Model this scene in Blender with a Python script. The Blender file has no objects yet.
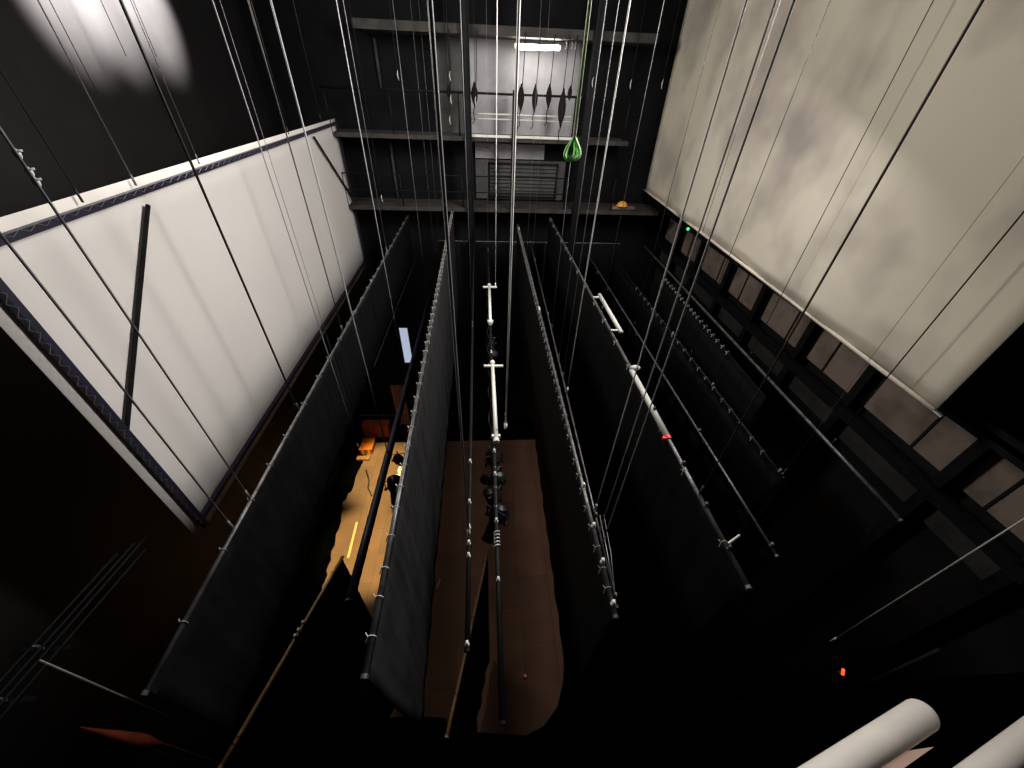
import bpy, bmesh, math, random
from mathutils import Vector, Matrix, Quaternion
random.seed(7)
C = bpy.context.scene.collection
scene = bpy.context.scene

# ------------------------------------------------------------------ camera
F = 375.0                                   # focal length in pixels for a 1024 px wide frame
EYE = Vector((0, 0, 16.0))
RX = Vector((0.997868, 0.009060, -0.064623))    # world rows expressed in camera axes
RY = Vector((-0.056207, 0.622437, -0.780649))
RZ = Vector((0.033151, 0.782617, 0.621620))
cam_d = bpy.data.cameras.new('camera')
cam_d.sensor_fit = 'HORIZONTAL'; cam_d.sensor_width = 36.0; cam_d.lens = F/1024*36.0
cam_d.clip_start = 0.05; cam_d.clip_end = 200
cam = bpy.data.objects.new('camera', cam_d); C.objects.link(cam)
m3 = Matrix((RX, RY, RZ))
cam.matrix_world = Matrix.Translation(EYE) @ m3.to_4x4()
scene.camera = cam

# ------------------------------------------------------------------ world and exposure
w = bpy.data.worlds.new('world'); scene.world = w; w.use_nodes = True
w.node_tree.nodes['Background'].inputs[0].default_value = (0.8, 0.88, 1.0, 1)
w.node_tree.nodes['Background'].inputs[1].default_value = 0.01
scene.view_settings.view_transform = 'Standard'; scene.view_settings.look = 'None'
scene.view_settings.exposure = 0.0; scene.view_settings.gamma = 1.0
scene.view_settings.use_curve_mapping = False

# ------------------------------------------------------------------ lights (the tower's work lamps)
def area(name, loc, target, power, sx, sy, col):
    d = bpy.data.lights.new(name, 'AREA'); d.shape = 'RECTANGLE'; d.size = sx; d.size_y = sy
    d.energy = power; d.color = col
    o = bpy.data.objects.new(name, d); C.objects.link(o); o.location = loc
    o.rotation_euler = (Vector(target)-Vector(loc)).to_track_quat('-Z', 'Y').to_euler()
    return o
def spot(name, loc, target, power, angle, blend, col, size=0.1):
    d = bpy.data.lights.new(name, 'SPOT'); d.energy = power; d.spot_size = math.radians(angle)
    d.spot_blend = blend; d.color = col; d.shadow_soft_size = size
    o = bpy.data.objects.new(name, d); C.objects.link(o); o.location = loc
    o.rotation_euler = (Vector(target)-Vector(loc)).to_track_quat('-Z', 'Y').to_euler()
    return o
area('work_lamp_overhead', (4.4, 7.0, 18.7), (-5.25, 9.5, 12.0), 900, .5, 4.0, (1.0, 0.95, 0.91))
area('work_lamp_high', (4.4, 7.0, 16.8), (-5.25, 9.5, 12.5), 230, 0.3, 3.0, (1.0, 0.93, 0.88))
area('work_lamp_backdrop', (-5.7, 8.5, 19.2), (6.4, 9.0, 14.5), 900, 1.5, 4.0, (1.0, 0.93, 0.82))
for yy in (10.3, 11.4, 12.7):
    spot('left_wall_lamp', (-4.9, yy, 19.5), (-7.8, yy, 17.25), 34000, 32, 1.0, (1.0, 0.94, 0.9), 0.12)
spot('stage_flood_far', (-5.6, 12.6, 7.9), (-5.35, 12.7, 0), 8500, 34, 0.5, (1.0, 0.86, 0.36), 0.3)
spot('stage_flood_near', (-5.6, 9.0, 7.9), (-5.35, 8.7, 0), 8500, 34, 0.5, (1.0, 0.86, 0.36), 0.3)

# ------------------------------------------------------------------ helpers
def ray(px, py):
    v = Vector((px-512, 384-py, -F))
    return Vector((RX.dot(v), RY.dot(v), RZ.dot(v)))
def at(px, py, x=None, y=None, z=None):
    r = ray(px, py)
    if x is not None: t = x/r.x
    elif y is not None: t = y/r.y
    else: t = (z-EYE.z)/r.z
    return EYE + r*t

def mat(name, col, rough=0.6, metal=0.0, noise=0.0, scale=6.0, spec=0.5, emit=None, estr=0, bump=0.0, stretch=(1,1,1), col2=None, sheen=0):
    m = bpy.data.materials.new(name); m.use_nodes = True
    nt = m.node_tree; b = nt.nodes['Principled BSDF']
    b.inputs['Base Color'].default_value = (*col, 1)
    b.inputs['Roughness'].default_value = rough; b.inputs['Metallic'].default_value = metal
    b.inputs['Specular IOR Level'].default_value = spec
    if emit:
        b.inputs['Emission Color'].default_value = (*emit, 1); b.inputs['Emission Strength'].default_value = estr
    if noise or col2 or bump:
        tc = nt.nodes.new('ShaderNodeTexCoord'); mp = nt.nodes.new('ShaderNodeMapping')
        mp.inputs['Scale'].default_value = stretch
        n = nt.nodes.new('ShaderNodeTexNoise'); n.inputs['Scale'].default_value = scale; n.inputs['Detail'].default_value = 4
        nt.links.new(tc.outputs['Object'], mp.inputs[0]); nt.links.new(mp.outputs[0], n.inputs['Vector'])
        r = nt.nodes.new('ShaderNodeValToRGB')
        lo = col2 if col2 else tuple(c*(1-noise) for c in col)
        hi = col if col2 else tuple(min(1, c*(1+noise)) for c in col)
        r.color_ramp.elements[0].position = 0.35; r.color_ramp.elements[1].position = 0.62
        r.color_ramp.elements[0].color = (*lo, 1); r.color_ramp.elements[1].color = (*hi, 1)
        nt.links.new(n.outputs['Fac'], r.inputs[0]); nt.links.new(r.outputs[0], b.inputs['Base Color'])
        if bump:
            bp = nt.nodes.new('ShaderNodeBump'); bp.inputs['Strength'].default_value = bump; bp.inputs['Distance'].default_value = 0.03
            nt.links.new(n.outputs['Fac'], bp.inputs['Height']); nt.links.new(bp.outputs[0], b.inputs['Normal'])
    return m

M = dict(
    black_wall = mat('black_wall_paint', (0.009, 0.009, 0.0105), 0.6, noise=0.3, scale=1.5, spec=0.25),
    back_wall = mat('matt_black_paint', (0.007, 0.007, 0.008), 0.8, noise=0.2, scale=1.5, spec=0.1),
    side_wall = mat('scuffed_black_paint', (0.010, 0.0097, 0.010), 0.6, noise=0.15, scale=1.2, spec=0.25),
    black_floor = mat('black_floor_paint', (0.0006, 0.0006, 0.0007), 1.0, noise=0.3, scale=3, spec=0.0),
    grey_wall = mat('lit_grey_wall', (0.36, 0.355, 0.38), 0.7, noise=0.08, scale=2),
    dim_wall = mat('dim_grey_wall', (0.06, 0.06, 0.06), 0.7, noise=0.2, scale=3),
    velour = mat('black_velour', (0.0048, 0.0048, 0.0053), 0.95, noise=0.25, scale=2.5, spec=0.08, stretch=(1, 3, 0.4)),
    velour_grey = mat('charcoal_velour', (0.022, 0.022, 0.023), 0.95, noise=0.25, scale=2.5, spec=0.08, stretch=(1, 3, 0.4)),  # one even grey, lighter than the other borders' velour
    screen = mat('white_screen_fabric', (0.78, 0.75, 0.72), 0.8, noise=0.02, scale=0.5, spec=0.2),
    steel = mat('galvanised_wire', (0.24, 0.24, 0.26), 0.4, metal=0.4, noise=0.2, scale=8),
    wire_pale = mat('lit_pale_wire', (0.5, 0.5, 0.52), 0.5),  # same steel wire, lit tone put into the colour
    wire_mid = mat('dim_lit_brown_wire', (0.085, 0.08, 0.075), 0.45, metal=0.3, noise=0.2, scale=8),  # same steel wire, weaker light put into the colour
    wire_dark = mat('shaded_dark_wire', (0.03, 0.026, 0.022), 0.5, metal=0.3, noise=0.2, scale=8),  # same steel wire, shade and silhouette darkness put into the colour
    wire_bright = mat('lit_bright_wire', (0.92, 0.92, 0.92), 0.5),  # same steel wire, strong lamp light put into the colour
    pipe = mat('dull_steel_pipe', (0.10, 0.10, 0.105), 0.4, metal=0.6, noise=0.4, scale=7),
    pipe_black = mat('black_painted_pipe', (0.006, 0.006, 0.0075), 0.6, noise=0.4, scale=7, spec=0.2),
    navy = mat('navy_black_steel', (0.012, 0.011, 0.030), 0.5),
    tape = mat('white_tape', (0.75, 0.74, 0.70), 0.6),
    white_metal = mat('white_enamel', (0.80, 0.80, 0.74), 0.4),
    grey_pale = mat('pale_grey_sleeve', (0.45, 0.46, 0.42), 0.5),
    red = mat('red_tape', (0.75, 0.03, 0.03), 0.5),
    tan_lit_pipe = mat('warm_lit_batten', (0.34, 0.19, 0.075), 0.4, noise=0.4, scale=4, stretch=(1, 0.2, 1)),  # golden tone is warm lamp light put into the batten's colour
    equip = mat('black_lantern_enamel', (0.008, 0.008, 0.009), 0.4, spec=0.3),
    glass = mat('lens_glass', (0.5, 0.55, 0.6), 0.05, metal=0.6),
    green = mat('green_webbing', (0.28, 0.75, 0.22), 0.6, noise=0.2, scale=20),
    rope = mat('pale_green_rope', (0.62, 0.78, 0.52), 0.7, noise=0.2, scale=30),
    orange = mat('orange_plastic', (0.42, 0.10, 0.008), 0.45),
    amber = mat('amber_plastic', (0.85, 0.40, 0.05), 0.4),
    redbrown = mat('red_brown_cloth', (0.30, 0.045, 0.015), 0.8, noise=0.2, scale=3),
    brown = mat('brown_cloth', (0.22, 0.085, 0.035), 0.9, noise=0.3, scale=3),
    bone = mat('unbleached_padding_cloth', (0.93, 0.88, 0.82), 0.85, noise=0.04, scale=3),
    pink = mat('pink_cloth', (0.85, 0.58, 0.48), 0.85),
    fascia = mat('worn_brown_grey_panel', (0.20, 0.155, 0.135), 0.7, noise=0.3, scale=1.8, stretch=(1, 1, 1)),
    mark_wire = mat('grey_tie_cord', (0.30, 0.30, 0.29), 0.6),
    fascia_dim = mat('dark_grey_panel', (0.03, 0.03, 0.031), 0.7, noise=0.3, scale=2),
    concrete = mat('raw_concrete_edge', (0.038, 0.034, 0.032), 0.8, noise=0.3, scale=3),
    tube = mat('lit_tube', (1, 1, 1), 0.5, emit=(1.0, 0.96, 0.86), estr=45),
    window = mat('lit_frosted_pane', (0.6, 0.7, 0.9), 0.4, emit=(0.62, 0.72, 0.95), estr=0.62),
    led_red = mat('red_indicator_lens', (1, 0.1, 0.02), 0.4, emit=(1.0, 0.10, 0.02), estr=1.6),
    led_green = mat('green_indicator_lens', (0.1, 1, 0.4), 0.4, emit=(0.05, 0.9, 0.3), estr=1.0),
    tape_yellow = mat('yellow_floor_tape', (0.42, 0.27, 0.12), 0.5),
)
def plank_mat():
    m = bpy.data.materials.new('stage_planks'); m.use_nodes = True; nt = m.node_tree; b = nt.nodes['Principled BSDF']
    tc = nt.nodes.new('ShaderNodeTexCoord'); br = nt.nodes.new('ShaderNodeTexBrick')
    mp = nt.nodes.new('ShaderNodeMapping'); mp.inputs['Rotation'].default_value = (0, 0, math.pi/2)
    nt.links.new(tc.outputs['Object'], mp.inputs[0]); nt.links.new(mp.outputs[0], br.inputs['Vector'])
    br.inputs['Color1'].default_value = (0.165, 0.088, 0.055, 1); br.inputs['Color2'].default_value = (0.13, 0.071, 0.046, 1)
    br.inputs['Mortar'].default_value = (0.06, 0.033, 0.02, 1)
    br.inputs['Scale'].default_value = 1.0; br.inputs['Mortar Size'].default_value = 0.006
    br.inputs['Brick Width'].default_value = 2.4; br.inputs['Row Height'].default_value = 1.2
    n = nt.nodes.new('ShaderNodeTexNoise'); n.inputs['Scale'].default_value = 0.9; n.inputs['Detail'].default_value = 5
    nt.links.new(tc.outputs['Object'], n.inputs['Vector'])
    mx = nt.nodes.new('ShaderNodeMix'); mx.data_type = 'RGBA'; mx.blend_type = 'MULTIPLY'; mx.inputs[0].default_value = 0.6
    rr = nt.nodes.new('ShaderNodeValToRGB'); rr.color_ramp.elements[0].position = .3; rr.color_ramp.elements[1].position = .7
    rr.color_ramp.elements[0].color = (.62, .6, .6, 1)
    nt.links.new(n.outputs['Fac'], rr.inputs[0])
    nt.links.new(br.outputs['Color'], mx.inputs[6]); nt.links.new(rr.outputs[0], mx.inputs[7])
    nt.links.new(mx.outputs[2], b.inputs['Base Color']); b.inputs['Roughness'].default_value = 0.8; b.inputs['Specular IOR Level'].default_value = 0.1
    return m
M['planks'] = plank_mat()
def stained_cloth():
    m = bpy.data.materials.new('stained_cream_canvas'); m.use_nodes = True; nt = m.node_tree; b = nt.nodes['Principled BSDF']
    tc = nt.nodes.new('ShaderNodeTexCoord')
    n = nt.nodes.new('ShaderNodeTexNoise'); n.inputs['Scale'].default_value = 0.5; n.inputs['Detail'].default_value = 3
    nt.links.new(tc.outputs['Object'], n.inputs['Vector'])
    r = nt.nodes.new('ShaderNodeValToRGB'); r.color_ramp.elements[0].position = .30; r.color_ramp.elements[1].position = .55
    r.color_ramp.elements[0].color = (.42, .375, .345, 1); r.color_ramp.elements[1].color = (.76, .70, .60, 1)
    nt.links.new(n.outputs['Fac'], r.inputs[0]); nt.links.new(r.outputs[0], b.inputs['Base Color'])
    b.inputs['Roughness'].default_value = 0.9; b.inputs['Specular IOR Level'].default_value = 0.1
    return m
M['canvas'] = stained_cloth()

class MB:
    def __init__(s): s.v = []; s.f = []
    def add(s, vs, fs):
        k = len(s.v); s.v += [tuple(v) for v in vs]; s.f += [tuple(i+k for i in f) for f in fs]; return s
    def box(s, a, b):
        x0, y0, z0 = a; x1, y1, z1 = b
        vs = [(x, y, z) for x in (x0, x1) for y in (y0, y1) for z in (z0, z1)]
        return s.add(vs, [(0,1,3,2),(4,6,7,5),(0,4,5,1),(2,3,7,6),(0,2,6,4),(1,5,7,3)])
    def tube(s, pts, r, n=8, closed=False):
        pts = [Vector(p) for p in pts]; N = len(pts)
        rs = r if isinstance(r, (list, tuple)) else [r]*N
        vs = []; up = None
        for i, p in enumerate(pts):
            if closed: t = pts[(i+1) % N]-pts[i-1]
            else: t = pts[min(i+1, N-1)]-pts[max(i-1, 0)]
            t.normalize()
            if up is None: up = t.orthogonal().normalized()
            up = (up - t*up.dot(t)).normalized(); q = t.cross(up)
            for k in range(n):
                a = 2*math.pi*k/n; vs.append(p+(up*math.cos(a)+q*math.sin(a))*rs[i])
        fs = []
        for i in range(N if closed else N-1):
            j = (i+1) % N
            for k in range(n): fs.append((i*n+k, i*n+(k+1) % n, j*n+(k+1) % n, j*n+k))
        if not closed: fs += [tuple(range(n-1, -1, -1)), tuple((N-1)*n+k for k in range(n))]
        return s.add(vs, fs)
    def ball(s, c, r, sc=(1,1,1), nu=10, nv=6):
        vs = []; c = Vector(c)
        for j in range(nv+1):
            th = math.pi*j/nv
            for i in range(nu):
                ph = 2*math.pi*i/nu
                vs.append(c+Vector((sc[0]*math.sin(th)*math.cos(ph), sc[1]*math.sin(th)*math.sin(ph), sc[2]*math.cos(th)))*r)
        fs = [(j*nu+i, (j+1)*nu+i, (j+1)*nu+(i+1) % nu, j*nu+(i+1) % nu) for j in range(nv) for i in range(nu)]
        return s.add(vs, fs)
    def grid(s, rows):
        nu = len(rows[0]); vs = [p for r in rows for p in r]
        fs = [(j*nu+i, j*nu+i+1, (j+1)*nu+i+1, (j+1)*nu+i) for j in range(len(rows)-1) for i in range(nu-1)]
        return s.add(vs, fs)
    def build(s, name, m, parent=None, smooth=False, bevel=0, solid=0):
        me = bpy.data.meshes.new(name); me.from_pydata(s.v, [], s.f); me.materials.append(m)
        bm = bmesh.new(); bm.from_mesh(me); bmesh.ops.remove_doubles(bm, verts=bm.verts, dist=1e-6)
        bmesh.ops.recalc_face_normals(bm, faces=bm.faces); bm.to_mesh(me); bm.free()
        if smooth: me.polygons.foreach_set('use_smooth', [True]*len(me.polygons))
        o = bpy.data.objects.new(name, me); C.objects.link(o)
        if parent:
            o.parent = parent
            a = parent
            while a:                                                # parents are never rotated
                me.transform(Matrix.Translation(-a.location)); a = a.parent
        if bevel:
            b = o.modifiers.new('bevel', 'BEVEL'); b.width = bevel; b.segments = 2; b.limit_method = 'ANGLE'
        if solid:
            b = o.modifiers.new('solid', 'SOLIDIFY'); b.thickness = solid; b.offset = 0
        return o
def tag(o, label, cat, group=None):
    o['label'] = label; o['category'] = cat
    if group: o['group'] = group
    return o
def thing(name, label, cat, loc, group=None):
    o = bpy.data.objects.new(name, None); C.objects.link(o); o.location = loc; o.empty_display_size = .1
    return tag(o, label, cat, group)
def struct(name, mb, m, **k):
    o = mb.build(name, m, **k); o['kind'] = 'structure'; return o
def V(*a): return Vector(a)
def lerp(a, b, t): return Vector(a)*(1-t)+Vector(b)*t
def dup(root, loc, label):
    r = root.copy(); C.objects.link(r); r.location = loc; r['label'] = label
    for ch in root.children:
        c = ch.copy(); C.objects.link(c); c.parent = r
        for g in ch.children:
            d = g.copy(); C.objects.link(d); d.parent = c
    return r

# ------------------------------------------------------------------ the shell
GRID = 20.0
struct('floor', MB().box((-7.8, -3, -0.2), (8.2, 17.2, 0)), M['planks'])
struct('wall_left', MB().box((-8.0, -3, 0), (-7.8, 17.2, GRID)), M['side_wall'])
struct('wall_right', MB().box((8.2, -3, 0), (8.4, 17.2, GRID)), M['black_wall'])
struct('wall_back', MB().box((-8.0, 17.2, 0), (8.4, 17.4, GRID)), M['back_wall'])
struct('wall_front', MB().box((-8.0, -3.2, 0), (8.4, -3.0, GRID)), M['black_wall'])
struct('ceiling', MB().box((-8.0, -3.2, GRID), (8.4, 17.4, GRID+.2)), M['black_wall'])

# black coverings on the stage boards
def mat_poly(pts, label):
    n = len(pts); mb = MB()
    mb.add([(x, y, z) for z in (0.004, 0.016) for x, y in pts],
           [tuple(range(n-1, -1, -1)), tuple(range(n, 2*n))]+[(i, (i+1) % n, n+(i+1) % n, n+i) for i in range(n)])
    return tag(mb.build('floor_covering', M['black_floor']), label, 'floor covering')
cx, cy = 1.1, 4.1
arc = [(1.1, 2.3), (1.7, 2.5), (2.2, 2.95), (2.5, 3.6), (2.7, 4.5)]
mat_poly([(-7.79, -2.9), (8.19, -2.9), (8.19, 2.3)]+[(3.2, 2.3)]+[(1.1, 2.3)]+[(-1.3, 2.55), (-1.45, 2.85), (-2.4, 2.95), (-7.79, 2.95)], 'black floor covering along the bottom end of the wooden stage boards')
mat_poly([(1.102, 2.304)]+arc[1:]+[(2.95, 8), (3.05, 14.89), (8.19, 14.89), (8.19, 2.304)], 'black floor covering right of the wooden stage boards with curved edge')

# ------------------------------------------------------------------ battens and borders
def clamp_mesh(p, r=0.045):
    mb = MB(); p = Vector(p)
    mb.ball(p, r, (1, 1, .9), 8, 5); mb.box(p+V(-.015, -.02, 0), p+V(.015, .02, r*2.2))
    return mb
def batten(a, b, r, m, label, clamps=(), mclamp='white_metal', group='flying battens', extra=None):
    a = Vector(a); b = Vector(b); mid = (a+b)/2
    t = thing('batten', label, 'batten', mid, group)
    n = 9
    MB().tube([lerp(a, b, i/n) for i in range(n+1)], r, 10).build('pipe', M[m], t, smooth=True)
    d = (b-a).normalized()
    for e, s in ((a, -1), (b, 1)):
        MB().tube([e+d*s*.002, e+d*s*.035], r*1.18, 10).build('end_cap', M[m], t)
    for k, c in enumerate(clamps):
        p = lerp(a, b, c) if isinstance(c, float) else Vector(c)
        clamp_mesh(p+V(0, 0, r*.7), .03).build('clamp', M[mclamp], t, smooth=True)
    return t
def at_y(a, b, y): return lerp(a, b, (y-a[1])/(b[1]-a[1]))

TIE = None
def border(a, b, zbot, label, m='velour', pleat=.03, freq=2.6, tie_every=.5, zoff=.05, seed=0, tiemat='mark_wire', ts=.7, wave=.02, span=(0, 1), rake=0):
    """gathered black border hanging under the pipe a-b down to zbot"""
    rnd = random.Random(seed); a = Vector(a); b = Vector(b)
    L = (b-a).length; n = int(L*9); d = (b-a).normalized(); side = Vector((d.y, -d.x, 0)).normalized()
    top = V(0, 0, -zoff); ph = rnd.random()*6
    t = thing('border_curtain', label, 'curtain', (a+b)/2-V(0, 0, zoff), 'black stage curtains')
    rows = []
    for j in range(11):
        v = j/10; row = []
        for i in range(n+1):
            u = i/n*(1-rake*v**1.5); s = u*L; p = lerp(a, b, u)+top
            zb = zbot if not isinstance(zbot, tuple) else zbot[0]+(zbot[1]-zbot[0])*u
            z = p.z+(zb-p.z)*v
            amp = pleat*(0.25+0.75*v)
            off = amp*math.sin(s*freq*2*math.pi/1.6+ph+.5*math.sin(s*1.3))+.4*amp*math.sin(s*7.1+ph)
            dz = wave*v*(math.sin(s*3.9+ph)+.6*math.sin(s*1.7))
            row.append(V(p.x, p.y, z+dz)+side*off)
        rows.append(row)
    MB().grid(rows).build('cloth', M[m], t, smooth=True, solid=.012)
    hem = [r+V(0, 0, .0) for r in rows[0]]
    MB().grid([[p+V(0, 0, .035) for p in hem], [p-V(0, 0, .07) for p in hem]]).build('heading_tape', M['pipe_black'], t, solid=.02)
    k = 0; s = .3+span[0]*L
    first = None
    while s < L*span[1]-.2:
        p = a+d*s
        if first is None:
            r = .034
            mb = MB().tube([p+side*(math.cos(q)*r)+V(0, 0, math.sin(q)*r) for q in [2*math.pi*z/8 for z in range(8)]], .007*ts, 5, closed=True)
            mb.tube([p+side*r, p+side*(r+.03*ts)+V(0, 0, -.05)+d*.03], .008*ts, 5)
            mb.tube([p+side*r, p+side*(r+.035*ts)+V(0, 0, .01)-d*.03], .008*ts, 5)
            first = mb.build('tie', M[tiemat], t); s0 = s
        else:
            c = first.copy(); C.objects.link(c); c.parent = t; c.location = d*(s-s0)
        s += tie_every*(.85+.3*rnd.random())
    return t

BAT = {}
def B(n, a, b): BAT[n] = (Vector(a), Vector(b))
B('D1', (-3.0, 15.5, 11.96), (-2.86, 1.02, 11.96))
B('D2', (-1.27, 15.5, 12.21), (-1.02, .98, 12.21))
B('P1', (-.5, 15.5, 11.17), (-.25, 1.43, 11.17))
B('P2', (.06, 15.5, 10.9), (.12, .86, 10.9))
B('D3', (1.25, 15.5, 11.7), (1.31, 1.5, 11.7))
B('D3b', (1.76, 15.5, 11.13), (1.53, 1.8, 11.13))
B('D4', (2.5, 15.5, 11.99), (2.69, 1.61, 11.99))
B('D5', (4.26, 15.5, 10.55), (4.35, 2.61, 10.55))
B('D6', (5.34, 15.5, 10.48), (5.46, 4.08, 10.48))
B('D7', (6.45, 15.1, 11.05), (6.22, 2.83, 11.05))
B('NV', (-2.39, 15.2, 8.93), (-2.42, 2.9, 8.93))
B('BP', (-2.94, 15.4, 10.27), (-2.90, 8.0, 10.27))
BL = {
 'D1': 'thin grey batten carrying the wide black border beside the white projection screen',
 'D2': 'grey batten with white ties carrying the grey-black border left of centre',
 'P1': 'dark slim batten with white end clamp, hanging bare over the brown boards',
 'P2': 'electrics batten at the centre, carrying lanterns and two white tubes',
 'D3': 'batten with close cloth ties, left one of the converging pair right of centre',
 'D3b': 'thin smooth batten, right one of the converging pair right of centre',
 'D4': 'grey batten with pale sleeve and red tape mark, third line right of centre',
 'D5': 'long faint grey batten directly right of the one with red tape',
 'D6': 'dark batten with short white ties, two lines left of the gallery rail',
 'D7': 'plain brownish grey pipe running just below the gallery posts at right',
 'NV': 'thick navy black batten crossing in front of the bright yellow boards',
 'BP': 'thin pale hem pipe along the bottom of the wide black border by the screen',
}
batten(*BAT['D1'], .022, 'pipe', BL['D1'], (.28, .43), 'steel')
batten(*BAT['D2'], .028, 'pipe', BL['D2'], (.29,))
batten(*BAT['P1'], .03, 'pipe_black', BL['P1'], [at(478-7, y_, x=-.30) for y_ in (530, 558, 568, 585, 592)] and [at_y(*BAT['P1'], y_) for y_ in (4.0, 3.25, 2.85, 2.62, 2.45, 1.46)])
batten(*BAT['P2'], .034, 'pipe_black', BL['P2'], [at_y(*BAT['P2'], y_) for y_ in (11.4, 7.6, 4.45, 3.95, 3.1, 2.25)])
batten(*BAT['D3'], .026, 'pipe', BL['D3'], [at_y(*BAT['D3'], y_) for y_ in (14.9, 8.3, 3.1, 2.5, 2.05, 1.6)])
batten(*BAT['D3b'], .02, 'pipe', BL['D3b'], [at_y(*BAT['D3b'], y_) for y_ in (13.2, 9.1, 3.0, 1.9)], 'steel')
batten(*BAT['D4'], .03, 'pipe', BL['D4'], [at_y(*BAT['D4'], y_) for y_ in (15.0, 4.3, 3.2, 2.55, 2.0)], 'pipe')
batten(*BAT['D5'], .026, 'pipe', BL['D5'], [at_y(*BAT['D5'], y_) for y_ in (5.2, 2.75)], 'steel')
batten(*BAT['D6'], .024, 'pipe_black', BL['D6'], [at_y(*BAT['D6'], y_) for y_ in (9.2, 6.8, 4.2)], 'steel')
batten(*BAT['D7'], .034, 'pipe', BL['D7'], (), 'pipe')
batten(*BAT['NV'], .085, 'navy', BL['NV'], ())
batten(*BAT['BP'], .011, 'wire_mid', BL['BP'], ())

border(*BAT['D1'], 10.28, 'wide black border curtain in front of the white projection screen', 'velour', seed=1, tie_every=.62, wave=.012, pleat=.02)
border(*BAT['D2'], (8.0, 8.55), 'charcoal border curtain left of centre beside the yellow-lit boards', 'velour_grey', seed=2, pleat=.01, rake=.02, wave=.015, tie_every=.3, tiemat='tape')
border(*BAT['D3'], (9.1, 8.0), 'black border curtain along the right edge of the brown boards', 'velour', seed=3, pleat=.01, wave=.02, tie_every=.24)
border(*BAT['D4'], 7.3, 'black border curtain under the batten with the red tape mark', 'velour', seed=4, tie_every=.9)
border(*BAT['D5'], 7.0, 'black border curtain between the red-taped batten and the tied dark one', 'velour', seed=5, tie_every=1.4, tiemat='pipe')
border(*BAT['D6'], 7.0, 'black border curtain under the dark batten with short white ties', 'velour', seed=6, tie_every=.4, tiemat='mark_wire', ts=.6, span=(.25, 1))
a7, b7 = BAT['D7'][0]+V(-.22, -2, -.12), BAT['D7'][1]+V(-.22, 3, -.12)
border(a7, b7, 7.0, 'black border curtain nearest the right-hand gallery, with dotted white ties', 'velour', seed=7, tie_every=.26, tiemat='mark_wire', ts=.9, span=(.1, .8))

# black covering along the left of the boards, with a rumpled edge
pts = []
edge = ((375, 441), (362, 462), (351, 491), (343, 502), (342, 516), (335, 541), (330, 560), (325, 580), (318, 605))
for (ax, ay), (bx, by) in zip(edge, edge[1:]):
    for q in range(4):
        e = at(ax+(bx-ax)*q/4, ay+(by-ay)*q/4, z=0.01); pts.append((max(e.x, -7.6)+.05*math.sin(len(pts)*1.9), e.y))
mat_poly([(-7.79, 14.89)]+pts+[(-6.9, 5.2), (-6.6, 2.96), (-7.79, 2.96)], 'black floor covering along the left edge of the yellow-lit boards, with rumpled border')

# black backdrop at the far end of the stage, on its own thin pipe
fa, fb = V(-1.95, 15.8, 10.95), V(5.6, 15.8, 10.95)
batten(fa, fb, .012, 'steel', 'thin horizontal pipe across the far end below the galleries', ())
border(fa-V(0, 0, .02), fb-V(0, 0, .02), .03, 'full-height black backdrop at the far end of the brown boards', 'velour', seed=8, tie_every=1.2, pleat=.08, freq=1.2, tiemat='pipe_black')
mat_poly([(-7.79, 14.9), (8.1, 14.9), (8.1, 17.1), (-7.79, 17.1)], 'black floor covering along the far end of the stage boards')

# two short angled legs low over the stage
def leg_curtain(p_far, p_near, zb, label, blabel, m, clamps):
    batten(p_far, p_near, .03, m, blabel, clamps)
    border(p_far, p_near, zb, label, 'velour', seed=11, tie_every=1.1, tiemat='equip', zoff=.04)
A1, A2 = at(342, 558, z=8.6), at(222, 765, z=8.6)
leg_curtain(A1, A2, .4, 'black leg curtain with pointed corner against the yellow-lit boards', 'batten coloured golden brown for warm lamp light, carrying the pointed black leg curtain', 'tan_lit_pipe', (.40, .44, .47))
B1, B2 = at(488, 550, z=7.6), at(447, 735, z=7.6)
leg_curtain(B1, B2, .4, 'narrow black leg curtain hanging between the two centre battens', 'short slim batten slanting under the white-clamped batten at centre', 'tan_lit_pipe', ())

# ------------------------------------------------------------------ lift cables
def cable(p, r, m, label, top=GRID-.02, shackle=True):
    p = Vector(p)
    r *= 1.0 if m == 'wire_bright' else .75
    t = thing('lift_cable', label, 'cable', p, 'lift cables')
    MB().tube([p+V(0, 0, .05), V(p.x, p.y, top)], r, 6).build('wire', M[m], t, smooth=True)
    if shackle:
        mb = MB(); mb.tube([p+V(0, 0, .03), p+V(0, 0, .17)], r*1.9, 6); mb.ball(p+V(0, 0, .03), .016)
        mb.build('shackle', M[m], t, smooth=True)
    return t
def cb(px, py, bat, r, m, label):
    a, b = BAT[bat]
    x = (a.x+b.x)/2
    for _ in range(3):
        p = at(px, py, x=x); q = at_y(a, b, p.y); x = q.x
    return cable(V(q.x, p.y, q.z+.02), r, m, label)
S, W_, DK = 'steel', 'wire_bright', 'wire_dark'
cb(247, 494, 'D1', .011, S, 'cable crossing the screen diagonal brace, second lowest on the white screen')
cb(228, 522, 'D1', .011, S, 'lowest cable crossing the white screen, ending by its bottom corner')
cb(297, 407, 'D1', .017, DK, 'dark cable crossing the middle of the white screen to the black border')
cb(343, 333, 'D1', .014, 'wire_mid', 'dark cable crossing the right third of the white screen')
cb(388, 258, 'D1', .007, S, 'farthest thin cable of the batten beside the white screen')
cable(at(359, 449, x=-2.7), .010, 'wire_pale', 'pale cable ending at the left edge of the yellow boards')
cable(at(363, 449, x=-2.62)+V(0, -.02, 0), .004, S, 'thin twin cable just right of the pale one ending at the yellow boards')
cb(386, 446, 'NV', .016, 'wire_pale', 'thick grey cable crossing the screen corner to the navy batten')
cb(404, 372, 'NV', .010, 'wire_pale', 'pale cable passing right of the screen corner to the navy batten')
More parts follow.
